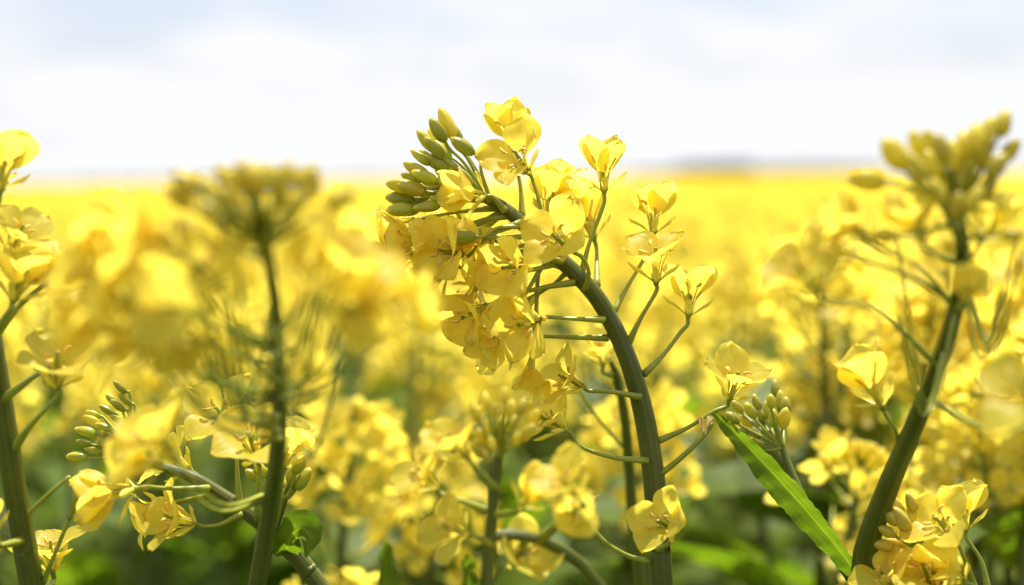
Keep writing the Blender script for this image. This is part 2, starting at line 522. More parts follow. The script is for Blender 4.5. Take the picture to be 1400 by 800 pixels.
for b, d, t, s, roll, st in AF:
    s *= 1.1 if 800 < b[0] < 960 else .97
    pa.flower(AP(b), V(*d), t, s, roll, [AP(x) for x in st], petals=4)
# more blossoms of all ages crowding the hanging side of the head
AXC = [(690, 287), (712, 304), (735, 326), (758, 348), (780, 368), (800, 392)]
for i, (x, y, z, t, s) in enumerate([(556, 345, 6, 'open', .95), (600, 318, -9, 'cup', .85), (622, 392, 2, 'open', .95), (676, 372, -9, 'open', .9), (690, 396, 12, 'cup', 1), (612, 345, 18, 'cup', .95),
                                     (640, 460, 4, 'open', .9), (672, 452, -6, 'cup', .9), (724, 402, 8, 'open', .95), (660, 330, -3, 'shut', .9), (580, 372, 14, 'cup', .9), (706, 340, 15, 'cup', .9), (716, 486, 3, 'shut', .85),
                                     (775, 300, 20, 'cup', .95), (765, 268, 24, 'open', .9)]):
    r = Vector(AXC[i % 5]).lerp(Vector(AXC[i % 5 + 1]), rnd(0, 1)) if x < 740 else (762, 350)
    k = 12 if x < 740 else -4
    if i in (2, 4, 6, 10): continue
    s *= .92
    w = Vector((x - r[0], r[1] - y)).normalized()
    pa.flower(AP((x + k, y, z)), V(w.x, w.y + rnd(-.3, .4), rnd(-.2, .7)), t, s, None, [AP((r[0], r[1], 1)), AP(((x + k) * .5 + r[0] * .5, (y + r[1]) * .5 + 4, z * .7))], sr=.55)
# bare stalks with withered ends
mb = MB(); st = [AP(x) for x in ((887, 768, -3), (858, 760, -6), (828, 742, -8), (806, 718, -8))]
tube(mb, st, [.9 * MM, .75 * MM, .7 * MM, .75 * MM], M_STALK, 16, 8); pa.part('bare_stalk', mb)
mb = MB()
for k in range(3):
    petal_geo(mb, M_DRY, L=8, W=1.6, f0=10, f1=30, ripple=.8, rot=k * 2.1, seed=k, ns=9, nt=5)
M = Matrix.Translation(AP((806, 718, -8))) @ V(-.2, 1, 0).to_track_quat('Z', 'Y').to_matrix().to_4x4()
link('withered_flower', mb.mesh('withered_flower'), pa.root, M, pm=pa.pm)
mb = MB(); st = [AP(x) for x in ((905, 647, -2), (932, 625, -4), (958, 600, -5), (974, 578, -5))]
tube(mb, st, [.95 * MM, .8 * MM, .75 * MM, .8 * MM], M_STALK, 16, 8); pa.part('bare_stalk', mb)
mb = MB(); petal_geo(mb, M_DRY, L=6, W=.9, f0=10, f1=35, ripple=.8, seed=3, ns=9, nt=5); petal_geo(mb, M_DRY, L=5, W=.8, f0=10, f1=45, rot=2, ripple=.8, seed=5, ns=9, nt=5)
M = Matrix.Translation(AP((962, 596, -6))) @ V(-.1, 1, .3).to_track_quat('Z', 'Y').to_matrix().to_4x4()
link('withered_flower', mb.mesh('withered_flower'), pa.root, M, pm=pa.pm)
# buds: centre px, depth mm, length px
AB = [(611, 169, 0, 40), (599, 178, -4, 36), (582, 192, -2, 36), (577, 187, 6, 28), (592, 200, -7, 40), (573, 214, 0, 36), (569, 232, -3, 36), (561, 242, 4, 34),
      (578, 240, -9, 38), (550, 254, 0, 38), (563, 258, -5, 34), (577, 262, -2, 34), (598, 222, -4, 34), (622, 181, 5, 38), (630, 198, -10, 42), (548, 272, 2, 36),
      (566, 276, 6, 32), (546, 287, -3, 36), (556, 289, 4, 34), (581, 283, -8, 40), (600, 272, -3, 30), (604, 206, 3, 34), (606, 240, 3, 30), (590, 250, 8, 30),
      (584, 214, 7, 34), (596, 190, 8, 34), (628, 324, -13, 44), (610, 254, -6, 24), (616, 228, -2, 26)]
for i, (x, y, z, ln) in enumerate(AB):
    c = Vector((x, y)); o = Vector((660, 275)) if i != 26 else Vector((720, 306))
    w = (c - o); w.normalize()
    if i == 14: w = Vector((-.8, -.52))
    if i == 26: w = Vector((-.97, .05))
    if i == 13: w = Vector((-.45, -.9))
    d = V(w.x, -w.y, -z * .035 + rnd(-.12, .12))
    s = ln / 36 * 1.04
    p = P(x, y, D0 + z * MM)
    base = p - d * (3.75 * MM * s)
    rx = o.x - 15 + min(25, 12 + 0.25 * abs(y - 262)); ry = 266 + .4 * (rx - 645)
    if i == 26: rx, ry = 718, 310
    root = P(rx, ry, D0 + z * .12 * MM)
    mid = root.lerp(base, .55) + V(0, .6, .1) * .0012
    pa.bud(base, d, s, 'green', [root, mid], fat=rnd(.95, 1.12))

# ---- B: paler second stem close behind A
pb = Plant(gbase(900, 800, .57, .02, .05), 'slender pale rapeseed stem close behind the thick bent stem', 'rapeseed plants in the front row')
axis(pb, [(876, 815, .60, 8), (866, 720, .595, 8), (860, 640, .59, 7.5), (854, 570, .585, 7), (843, 515, .58, 5.5), (832, 490, .575, 3.5)], ribs=6)
pb.flower(P(824, 500, .57), V(-.1, .9, .3), 'cup', .9, 10, [P(836, 512, .578)])
pb.pod([P(860, 620, .59), P(820, 575, .585), P(790, 530, .58)])

# ---- C: stem leaning out of the left edge
pc = Plant(gbase(40, 800, .48, .03, .02), 'thick-stemmed rapeseed plant leaning out past the left edge of the photo', 'rapeseed plants in the front row')
axis(pc, [(46, 820, .475, 18), (33, 745, .47, 17.5), (17, 650, .465, 16.5), (4, 560, .46, 15.5), (-12, 460, .455, 14), (-34, 360, .45, 12), (-60, 270, .445, 9)])
CF = [((78, 530, .44), (.1, .85, .45), 'open', 1.2, [(18, 615, .463), (45, 578, .45)]),
      ((112, 478, .445), (.35, .8, -.1), 'cup', .8, [(2, 548, .458), (48, 514, .45), (90, 492, .446)]),
      ((18, 412, .445), (.35, .9, .1), 'cup', 1.15, [(-14, 462, .452)]),
      ((60, 390, .45), (.7, .5, .2), 'cup', .85, [(-14, 470, .454), (25, 420, .45)]),
      ((12, 345, .45), (.5, .7, .3), 'open', 1.0, [(-34, 380, .45)]),
      ((0, 262, .44), (.2, 1, .1), 'cup', 1.2, [(-48, 330, .447), (-15, 290, .442)]),
      ((72, 782, .49), (0, .95, .25), 'open', 1.05, [(58, 812, .478)]),
      ((-8, 735, .45), (-.3, .9, .2), 'cup', 1.0, [(28, 740, .465)])]
for b, d, t, s, st in CF:
    pc.flower(P(*b), V(*d), t, s, None, [P(*x) for x in st], sr=.75)
pc.pod([P(30, 712, .468), P(62, 680, .462), P(95, 652, .458)], False)
pc.pod([P(58, 800, .475), P(78, 750, .47), P(95, 708, .468)])

# ---- D: bent inflorescence in the lower left
pd_ = Plant(gbase(470, 800, .50, .03, .02), 'rapeseed plant bending over sideways with a ladder of small buds and crumpled clasping leaf', 'rapeseed plants in the front row')
axis(pd_, [(452, 822, .49, 13), (424, 783, .49, 13), (394, 748, .49, 14), (360, 716, .49, 13), (330, 695, .49, 11), (300, 675, .49, 9.5), (268, 655, .49, 8.5), (238, 643, .49, 7), (205, 632, .488, 5.5), (180, 620, .486, 4), (165, 608, .485, 2.5)])
DF = [((186, 668, .466), (-.95, -.12, .25), 'cup', 1.2, 40, [(286, 668, .486), (235, 668, .478)]),
      ((268, 717, .485), (-.85, .3, .42), 'open', 1.05, 20, [(332, 702, .488), (302, 717, .486)]),
      ((262, 645, .50), (-.75, .45, -.1), 'open', 1.05, 30, [(292, 670, .492)]),
      ((318, 584, .49), (-.35, .62, .7), 'open', 1.12, 25, [(328, 694, .489), (324, 640, .489)]),
      ((352, 630, .47), (-.1, .72, .6), 'open', 1.22, 30, [(352, 710, .485), (352, 670, .475)]),
      ((388, 640, .475), (.25, .95, .1), 'cup', 1.0, 10, [(374, 722, .487), (384, 680, .478)]),
      ((232, 690, .497), (-.6, -.2, .1), 'open', 1.05, 10, [(300, 676, .491)])]
for b, d, t, s, roll, st in DF:
    pd_.flower(P(*b), V(*d), t, s, roll, [P(*x) for x in st])
DB = [(163, 529, 26), (152, 546, 26), (160, 554, 26), (146, 560, 24), (124, 574, 30), (128, 566, 22), (118, 590, 28), (113, 605, 26), (141, 583, 26), (150, 595, 26), (104, 624, 32), (160, 572, 26), (162, 600, 26),
      (128, 616, 26), (170, 545, 26), (172, 580, 26), (140, 606, 22), (150, 615, 22)]
for x, y, ln in DB:
    z = rnd(-.006, .006)
    w = (Vector((x, y)) - Vector((205, 640))).normalized()
    d = V(w.x - .35, -w.y * .75, rnd(-.2, .2)); s = ln / 36
    base = P(x, y, .487 + z) - d * 3.6 * MM * s
    rx = 175 + .25 * (y - 525) * .9
    pd_.bud(base, d, s, 'green', [P(rx, 618 + .35 * (rx - 175), .487)], fat=1.0, sr=.42)
# side shoot with its own little bud head, and the clasping leaf under it
axis(pd_, [(374, 728, .488, 6), (384, 700, .488, 5), (391, 678, .487, 4), (396, 662, .486, 2.5)], ground=False, name='branch', n=16, seg=10)
for x, y, ln in [(409, 634, 30), (398, 648, 28), (413, 656, 32), (396, 666, 28), (378, 642, 26), (356, 642, 26), (346, 650, 24), (386, 664, 26), (366, 650, 24)]:
    w = (Vector((x, y)) - Vector((390, 690))).normalized(); d = V(w.x, -w.y, rnd(-.2, .2)); s = ln / 36
    base = P(x, y, .487 + rnd(-.004, .004)) - d * 3.6 * MM * s
    pd_.bud(base, d, s, 'green', [P(391, 680, .487)], fat=1.15, sr=.45)
mb = MB()
leaf_geo(mb, [P(388, 760, .488), P(398, 735, .482), P(412, 722, .478), P(424, 735, .475), P(418, 762, .473)], [pxr(14, .48), pxr(24, .48), pxr(24, .48), pxr(16, .48), .0003], V(.2, .3, 1), seed=2, n=20, tooth=.12, wav=.0012)
pd_.part('leaf', mb)

# ---- E: tall foreground plant on the left, leaning to the camera, far out of focus
pe = Plant(gbase(340, 800, .48, .0, .03), 'blurred rapeseed plant with straight dark stem under a broad crown of olive buds', 'rapeseed plants in the front row')
axis(pe, [(348, 820, .47, 13), (362, 740, .455, 13), (374, 660, .435, 12.5), (381, 585, .41, 11.5), (381, 505, .375, 11), (378, 435, .34, 10), (370, 372, .315, 9.5), (360, 315, .297, 9), (348, 280, .288, 7)])
EB = [(250, 246, 58), (276, 252, 56), (302, 238, 52), (332, 238, 50), (362, 242, 52), (392, 238, 54), (420, 244, 60), (312, 268, 50), (346, 262, 50), (386, 266, 52), (282, 286, 56), (410, 276, 54), (332, 292, 48),
      (366, 292, 48), (242, 268, 56), (252, 318, 70), (466, 274, 54), (302, 304, 52), (396, 296, 50), (378, 248, 50), (318, 250, 50), (348, 240, 50), (428, 258, 50), (292, 270, 52)]
for i, (x, y, ln) in enumerate(EB):
    D = .288 + rnd(-.012, .012)
    w = (Vector((x, y)) - Vector((352, 350))).normalized()
    if i == 15: w = Vector((-.9, -.4))
    d = V(w.x, -w.y, rnd(-.2, .35)); s = ln * D / FPX / (7.5 * MM)
    base = P(x, y, D) - d * 3.6 * MM * s
    pe.bud(base, d, s * .92, 'olive' if i % 3 else 'yellow', [P(358 + rnd(-3, 3), 330 + rnd(-25, 25), .30)], fat=1.35, sr=.42)
EF = [((225, 375, .285), (-.85, .4, .2), 'open', 1.0, (372, 400, .328)), ((190, 420, .29), (-.8, .3, .3), 'open', 1.0, (375, 440, .342)), ((250, 450, .30), (-.7, .2, .5), 'open', 1.0, (378, 470, .36)),
      ((250, 350, .29), (-.7, .6, .1), 'cup', 1.0, (366, 370, .318)), ((270, 430, .275), (-.5, .2, .7), 'open', 1.0, (376, 450, .348)), ((215, 480, .31), (-.7, .1, .3), 'open', 1.0, (380, 500, .372)),
      ((200, 340, .30), (-.8, .5, .1), 'cup', 1.0, (366, 380, .318)), ((170, 450, .30), (-.8, .1, .1), 'cup', 1.0, (378, 480, .36)),
      ((300, 395, .30), (-.3, .5, .7), 'open', 1.0, (372, 420, .335)), ((150, 395, .30), (-.8, .5, .3), 'open', 1.0, (374, 440, .34)), ((290, 470, .31), (-.5, .2, .7), 'open', .95, (379, 490, .37)), ((425, 400, .30), (.2, .5, .7), 'open', .95, (374, 430, .338)),
      ((452, 385, .29), (.5, .6, .4), 'open', 1.0, (372, 390, .323)), ((490, 415, .29), (.8, .2, .4), 'open', .85, (375, 430, .338)), ((520, 425, .30), (.85, .2, .1), 'cup', .85, (376, 450, .345)),
      ((455, 420, .29), (.6, -.1, .6), 'open', .9, (376, 440, .342)), ((440, 345, .31), (.6, .7, -.1), 'cup', .9, (366, 370, .318)),
      ((240, 628, .365), (-.5, .8, .3), 'open', 1.15, (372, 672, .438)), ((222, 640, .37), (-.8, .25, .5), 'cup', .9, (372, 680, .438))]
for b, d, t, s, st in EF:
    a, e = P(st[0] + 2, st[1] + (100 if b[1] < 600 else 0), st[2] + .02), P(*b)
    mid = a.lerp(e, .55) - V(0, 1, 0) * (e - a).length * .1
    pe.flower(e, V(*d), t, s, None, [a, mid], sr=.48)
for a, b in [((374, 430, .338), (262, 366, .31)), ((376, 440, .34), (436, 385, .32)), ((382, 522, .383), (470, 490, .37)),
             ((372, 410, .33), (320, 330, .31)), ((378, 470, .355), (310, 410, .33))]:
    a, e = P(*a), P(*b)
    pe.pod([a, a.lerp(e, .5) - V(0, .12, 0) * (e - a).length, e], False, .7)

# ---- F: foreground plant on the right
pf = Plant(gbase(1165, 800, .51, -.03, .02), 'rapeseed plant with dark slanting stem, fat olive buds and one broad leaf at its foot', 'rapeseed plants in the front row')
axis(pf, [(1174, 822, .50, 17), (1186, 745, .49, 17), (1216, 662, .475, 16), (1254, 572, .452, 14.5), (1288, 482, .422, 13), (1309, 410, .395, 12), (1315, 350, .375, 11), (1311, 300, .36, 10), (1302, 255, .35, 7.5), (1296, 232, .346, 5)])
FB = [(1224, 212, 62), (1252, 226, 58), (1286, 202, 60), (1318, 196, 58), (1350, 178, 60), (1372, 168, 48), (1302, 214, 56), (1272, 224, 56), (1340, 210, 54), (1182, 246, 70), (1382, 204, 50), (1322, 236, 52), (1252, 196, 54),
      (1332, 272, 50), (1348, 258, 50), (1308, 282, 46), (1206, 322, 44), (1386, 322, 40), (1290, 236, 54), (1334, 186, 54), (1270, 200, 54), (1362, 228, 52), (1310, 240, 50), (1282, 262, 46)]
for i, (x, y, ln) in enumerate(FB):
    D = .347 + rnd(-.012, .012)
    w = (Vector((x, y)) - Vector((1306, 320))).normalized()
    if i == 9: w = Vector((-.97, -.12))
    d = V(w.x, -w.y, rnd(-.25, .3)); s = .9 * ln * D / FPX / (7.5 * MM)
    base = P(x, y, D) - d * 3.6 * MM * s
    pf.bud(base, d, s, 'olive', [P(1310 + rnd(-2, 2), 300 + rnd(-25, 30), .36)], fat=1.3, sr=.42)
FF = [((1120, 400, .345), (-.6, .7, .3), 'open', 1.0, [(1282, 500, .424), (1200, 425, .38)]), ((1190, 330, .35), (-.7, .5, .2), 'cup', .95, [(1306, 425, .395), (1262, 370, .37)]),
      ((1172, 352, .36), (-.7, .3, .2), 'open', .9, [(1308, 415, .395), (1240, 375, .37)]), ((1262, 330, .355), (-.4, .8, .3), 'cup', .9, [(1313, 360, .376)]),
      ((1340, 330, .36), (.35, .9, .2), 'cup', .9, [(1314, 365, .378)]), ((1206, 556, .457), (-.45, .88, .15), 'cup', 1.25, [(1232, 628, .465), (1224, 590, .46)]),
      ((1320, 405, .355), (-.1, .3, .9), 'shut', .8, [(1310, 420, .393)]), ((1425, 560, .32), (-.5, .5, .4), 'open', 1.1, [(1268, 545, .44), (1360, 590, .37)])]
for b, d, t, s, st in FF:
    pf.flower(P(*b), V(*d), t, s, None, [P(*x) for x in st], sr=.5)
for a, b in [((1308, 420, .397), (1225, 320, .37)), ((1318, 370, .382), (1392, 315, .36)), ((1316, 390, .388), (1400, 340, .37)), ((1292, 470, .418), (1230, 430, .40)), ((1315, 395, .39), (1370, 400, .37))]:
    a, e = P(*a), P(*b)
    pf.pod([a, a.lerp(e, .5) - V(0, .1, 0) * (e - a).length, e], False, .7)
axis(pf, [(1168, 795, .503, 9), (1132, 742, .505, 8), (1098, 682, .51, 6.5), (1078, 634, .515, 5), (1068, 605, .518, 4), (1062, 582, .52, 2.5)], ground=False, name='branch', n=26, seg=12, ribs=6)
GB = [(1008, 556, 24), (1020, 576, 24), (1034, 550, 24), (1050, 562, 24), (1044, 582, 24), (1030, 592, 22), (1066, 546, 28), (1060, 532, 24), (1072, 572, 30), (1014, 590, 22), (1002, 572, 22), (1026, 562, 24), (1054, 548, 24),
      (1040, 568, 24), (1048, 598, 24), (1070, 590, 28), (1036, 606, 22), (1022, 604, 20), (1058, 572, 24), (1074, 556, 26)]
for x, y, ln in GB:
    z = rnd(-.008, .008)
    w = (Vector((x, y)) - Vector((1066, 625))).normalized(); d = V(w.x, -w.y, -z * 30 + rnd(-.2, .2)); s = ln / 34
    base = P(x, y, .522 + z) - d * 3.6 * MM * s
    pf.bud(base, d, s, 'green', [P(1070, 612, .517)], fat=1.2, sr=.42)
mb = MB()
leaf_geo(mb, [P(1176, 790, .497), P(1142, 745, .494), P(1100, 695, .492), P(1055, 645, .492), P(1012, 600, .495), P(976, 564, .50)],
         [pxr(12, .5), pxr(16, .5), pxr(20, .5), pxr(19, .5), pxr(12, .5), .001], V(-.75, .35, .62), seed=4, n=70, nt=13, tooth=.03, wav=.0005, fold=.55)
pf.part('leaf', mb)

# ---- H: yellow bud cluster at the lower right
ph = Plant(gbase(1310, 800, .50, .02, .03), 'low rapeseed head of yellow buds and opening blossoms beside the dark slanting stem', 'rapeseed plants in the front row')
axis(ph, [(1300, 840, .49, 8), (1278, 785, .49, 7), (1258, 748, .49, 6), (1242, 725, .49, 5), (1230, 708, .49, 3)])
for x, y, ln, k in [(1224, 690, 34, 'yellow'), (1246, 688, 30, 'yellow'), (1233, 712, 36, 'yellow'), (1216, 706, 32, 'yellow'), (1209, 764, 40, 'yellow'), (1256, 738, 38, 'yellow'), (1240, 728, 34, 'yellow'), (1212, 726, 32, 'yellow'),
                    (1224, 742, 34, 'yellow'), (1230, 700, 30, 'green'), (1206, 745, 34, 'yellow'), (1204, 786, 40, 'yellow'), (1228, 764, 36, 'yellow'), (1238, 776, 36, 'yellow'), (1220, 782, 34, 'yellow')]:
    w = (Vector((x, y)) - Vector((1275, 765))).normalized(); d = V(w.x, -w.y, rnd(-.1, .4)); s = ln / 35
    D = .488 + rnd(-.009, .009)
    base = P(x, y, D) - d * 3.6 * MM * s
    ph.bud(base, d, s, k, [P(1262, 755, .49)], fat=1.1)
for b, d, t, s, st in [((1303, 735, .482), (-.6, .62, .5), 'open', 1.1, [(1335, 810, .49), (1322, 772, .486)]), ((1320, 726, .495), (-.2, .98, .1), 'cup', 1.0, [(1352, 812, .495), (1342, 768, .496)]),
                       ((1318, 797, .478), (-.85, .3, .4), 'cup', 1.25, [(1350, 815, .485)]), ((1275, 806, .477), (-.4, .8, .45), 'open', 1.1, [(1292, 822, .488)]), ((1225, 815, .48), (-.5, .8, .3), 'open', 1.0, [(1285, 812, .49)])]:
    ph.flower(P(*b), V(*d), t, s, None, [P(*x) for x in st])

# ---- I: soft foreground plant at the bottom centre, with an arching side branch
pi = Plant(gbase(668, 800, .42, .0, .03), 'low blurred rapeseed plant with pale round buds and an arching dark side branch', 'rapeseed plants in the front row')
axis(pi, [(664, 822, .41, 10), (670, 735, .41, 9.5), (676, 670, .41, 8), (680, 620, .41, 6), (681, 580, .41, 4)])
axis(pi, [(670, 736, .41, 7), (700, 731, .412, 8.5), (745, 741, .415, 8.5), (790, 768, .42, 9), (838, 822, .425, 9)], ground=False, name='branch', n=28, seg=12, ribs=6)
for x, y, ln in [(650, 566, 28), (664, 548, 26), (690, 540, 26), (660, 598, 26), (700, 578, 28), (720, 592, 28), (640, 590, 26), (690, 608, 26), (656, 618, 26), (714, 556, 28), (676, 560, 24), (684, 580, 24), (668, 582, 24), (706, 600, 24),
                 (672, 606, 24), (698, 560, 24), (730, 570, 26)]:
    D = .41 + rnd(-.014, .014)
    w = (Vector((x, y)) - Vector((681, 640))).normalized(); d = V(w.x, -w.y, rnd(-.3, .5)); s = ln * D / FPX / (7.5 * MM)
    pi.bud(P(x, y, D) - d * 3.6 * MM * s, d, s, 'olive', [P(681, 625 + rnd(-20, 10), .41)], fat=1.25, sr=.4)
for b, d, t, s, st in [((640, 628, .405), (-.6, .78, .2), 'open', .9, [(680, 668, .41)]), ((792, 684, .385), (-.55, .7, .45), 'open', .95, [(735, 739, .414), (780, 700, .40)]), ((780, 702, .40), (.15, .2, .9), 'cup', .8, [(740, 740, .414)]),
                       ((712, 692, .40), (.5, .6, .5), 'cup', .8, [(676, 705, .41)]), ((640, 730, .40), (-.7, .3, .5), 'open', .85, [(672, 745, .41)]), ((598, 668, .42), (-.5, .6, .3), 'open', .9, [(675, 700, .41)]),
                       ((700, 772, .42), (.4, .5, .6), 'open', .9, [(720, 736, .413)])]:
    pi.flower(P(*b), V(*d), t, s, None, [P(*x) for x in st])
for b, n_ in [((528, 740), (500, 830)), ((640, 758), (610, 850))]:
    mb = MB(); leaf_geo(mb, [P(n_[0] + 40, 860, .42), P((b[0] + n_[0]) / 2 + 15, 800, .41), P(b[0], b[1], .405)], [pxr(16, .41), pxr(18, .41), .0004], V(.5, .1, .85), seed=3, n=16); pi.part('leaf', mb)


# ================================================================== the crop behind
def raceme_sites(rg, length, nb, nf, ns):
    """sites along an upright axis of the given length ending at the origin's top: (kind, z on axis, angle, stalk length, lean)"""
    out = []
    g = rg.uniform(0, 6.28)
    for i in range(nb):
        t = i / max(1, nb - 1); out.append(('bud', length - .001 - .012 * t, g, .003 + .011 * t, R(12 + 55 * t), .62 + .35 * t)); g += 2.4
    for i in range(nf):
        t = i / max(1, nf - 1); out.append(('flower', length - .014 - (length - .03) * .8 * t ** 1.1, g, .014 + .008 * t, R(48 + 26 * t), 1)); g += 2.4
    for i in range(ns):
        t = i / max(1, ns - 1); out.append(('pod', length - .03 - (length - .03) * (.65 + .35 * t), g, .02, R(62), 1)); g += 2.4
    return out


def low_flower(seed, typ='open', ns=7, nt=5, stam=True):
    mb = MB(); rg = random.Random(seed)
    f0, f1, cup, rip, curl = FT[typ]
    for q in range(4):
        petal_geo(mb, M_PETAL, L=rg.uniform(14, 16), W=rg.uniform(4.3, 5.1), f0=f0, f1=f1 + rg.uniform(-14, 14), cup=cup, ripple=rip, curl=curl, ns=ns, nt=nt, rot=R(90 * q) + rg.uniform(-.2, .2), seed=seed + q)
    if stam:
        for q in range(5):
            th = q * 1.256
            tube(mb, [(0, 0, .001), (math.cos(th) * .0015, math.sin(th) * .0015, .006), (math.cos(th) * .0025, math.sin(th) * .0025, .0085)], [.0002, .0002, .0005], M_FILAM, 4, 4)
    lathe(mb, [(.0005, -.0008), (.0012, .0006), (.0008, .002)], M_SEPAL, 6)
    return mb


NEARF = [low_flower(k, t) for k, t in enumerate(('open', 'cup', 'open', 'flat', 'cup'))]
FARF = [low_flower(k + 40, t, 6, 3, False) for k, t in enumerate(('open', 'cup', 'flat'))]
NEARF_ME = [m.mesh('flower') for m in NEARF]
lowbud = MB(); bud_geo(lowbud, M_BUDO, w=2.0, seg=7, rings=5)


def site_matrix(kind, z, g, sl, lean, s, up_bias=.35):
    d = Vector((math.cos(g) * math.sin(lean), math.sin(g) * math.sin(lean), math.cos(lean)))
    root = Vector((0, 0, z)); base = root + d * sl
    fd = (d + Vector((0, 0, up_bias))).normalized()
    M = Matrix.Translation(base) @ (fd.to_track_quat('Z', 'Y') @ Quaternion((0, 0, 1), g * 3)).to_matrix().to_4x4() @ Matrix.Scale(s, 4)
    return root, base, fd, M


def raceme_axis_mb(sites, length, nseg=6):
    """axis with all its flower stalks, buds and pods: one mesh"""
    mb = MB()
    tube(mb, [(0, 0, -.004), (0, 0, length * .5), (0, 0, length)], [.0024, .0019, .0009], M_STEM, 6, nseg)
    for s in sites:
        root, base, fd, M = site_matrix(*s)
        tube(mb, [root, root.lerp(base, .6) - Vector((0, 0, .001)), base], [.0007, .00055, .0006], M_STALK, 4, 4, cap=False)
        if s[0] == 'bud':
            mb.join(lowbud, M)
        elif s[0] == 'pod':
            tube(mb, [base, base + fd * .01, base + fd * .02 + Vector((0, 0, .004))], [.0008, .001, .0003], M_STALK, 4, 4)
    return mb


def leaf_mesh(l, seed):
    mb = MB()
    leaf_geo(mb, [Vector((0, 0, 0)), Vector((l * .35, 0, l * .22)), Vector((l * .75, 0, l * .25)), Vector((l, 0, l * .05))], [l * .12, l * .19, l * .14, .0005], Vector((-.3, 0, 1)), seed=seed, n=12, nt=5, wav=.003)
    return mb.mesh('leaf')


LEAVES = [leaf_mesh(l, k) for k, l in enumerate((.10, .14, .18, .22))]
rg = random.Random(5)
RAC = []
for k in range(4):
    L_ = rg.uniform(.06, .085)
    sites = raceme_sites(rg, L_, 18, rg.randint(16, 22), 6)
    RAC.append((L_, sites, raceme_axis_mb(sites, L_).mesh('raceme')))
RACB = []          # budding heads, hardly open yet
for k in range(2):
    sites = raceme_sites(rg, .05, 34, 6, 2)
    RACB.append((.05, sites, raceme_axis_mb(sites, .05).mesh('raceme')))


def branch_layout(rg, n, H, spread=.09):
    """branches of one plant of height H: list of (origin on the main stem, tip)"""
    out = [(None, Vector((rg.uniform(-.02, .02), rg.uniform(-.02, .02), H)))]
    g = rg.uniform(0, 6.28)
    for i in range(n - 1):
        g += 2.4
        z = H - rg.uniform(.0, .075) - .006 * i
        r = spread * rg.uniform(.6, 1.25)
        out.append((Vector((0, 0, z - rg.uniform(.10, .2))), Vector((math.cos(g) * r, math.sin(g) * r, z))))
    return out


def stem_mb(lay, seg=7):
    mb = MB()
    tip = lay[0][1]
    tube(mb, [(0, 0, -.01), (.004, .003, tip.z * .4), (tip.x * .4, tip.y * .4, tip.z * .75), tip], [.0065, .0055, .004, .0024], M_STEM, 12, seg)
    for o, t in lay[1:]:
        a = Vector((tip.x * .4 * min(1, o.z / (tip.z * .75)), tip.y * .4, o.z))
        tube(mb, [a, a.lerp(t, .5) + Vector((t.x, t.y, 0)) * .18, t], [.003, .0026, .0022], M_STEM, 7, seg - 1)
    return mb


def near_plant(px, py, D, label, seed, nbr=4, group='rapeseed plants just behind the front row', budding=False, spread=.07, drop=None, nleaf=11):
    """plant whose main flower head tops out at photo pixel (px, py), D metres away; plant > raceme > flower"""
    rg = random.Random(seed)
    top = P(px, py, D)
    H = top.z
    pl = Plant(Vector((top.x, top.y, 0)), label, group)
    lay = branch_layout(rg, nbr, H - .07, spread)
    if drop:
        lay = [lay[0]] + [(o - Vector((0, 0, drop)), t - Vector((0, 0, drop))) for o, t in lay[1:]]
    st = stem_mb(lay, 9); o = link('stem', st.mesh('stem'), pl.root)
    for bi, (o_, t) in enumerate(lay):
        L_, sites, me = rg.choice(RACB if budding else RAC)
        tilt = Quaternion((rg.uniform(-1, 1), rg.uniform(-1, 1), 0), rg.uniform(0, .3))
        M = Matrix.Translation(t) @ (tilt @ Quaternion((0, 0, 1), rg.uniform(0, 6))).to_matrix().to_4x4()
        rc = link('raceme', me, pl.root, M)
        for s in sites:
            if s[0] == 'flower':
                link('flower', rg.choice(NEARF_ME), rc, site_matrix(*s)[3] @ Matrix.Scale(rg.uniform(.9, 1.1), 4))
    for k in range(nleaf):
        a = k * 2.4 + seed; z = H - .13 - .5 * k / nleaf
        link('leaf', rg.choice(LEAVES), pl.root, Matrix.Translation((0, 0, z)) @ Matrix.Rotation(a, 4, 'Z') @ Matrix.Scale(rg.uniform(.8, 1.2), 4))
    return pl


near_plant(490, 592, .74, 'dense blurred yellow rapeseed plant between the straight dark stem and the pale round buds', 3, 3, spread=.035, drop=.02)
near_plant(1150, 552, .66, 'blurred rapeseed plant with pale unopened buds between the broad leaf and slanting stem', 9, 2, budding=True, drop=.05)
NP = [(1085, 345, .80), (1195, 372, .88), (1300, 420, .82), (1385, 372, .74), (1385, 500, .66), (1020, 380, 1.15), (1120, 420, 1.0), (1250, 400, 1.15), (1330, 350, 1.3),
      (560, 400, 1.1), (300, 370, 1.25), (130, 400, 1.15), (30, 480, .95), (440, 390, 1.4), (700, 400, 1.2), (1180, 330, 1.5)]
for i, (x, y, d) in enumerate(NP):
    near_plant(x, y, d, 'bushy yellow-flowered rapeseed plant, softly out of focus just behind the front row', 20 + i, 4, 'rapeseed plants just behind the front row')


# ---- farther plants: each stands alone, parts are stem, flower heads and leaves
def far_head(seed):
    rg = random.Random(seed); L_ = rg.uniform(.06, .09)
    sites = raceme_sites(rg, L_, 10, rg.randint(16, 22), 0)
    mb = MB()
    tube(mb, [(0, 0, -.004), (0, 0, L_)], [.0024, .001], M_STEM, 2, 5)
    for s in sites:
        root, base, fd, M = site_matrix(*s)
        mb.join(lowbud if s[0] == 'bud' else rg.choice(FARF), M)
    return mb.mesh('flower_head')


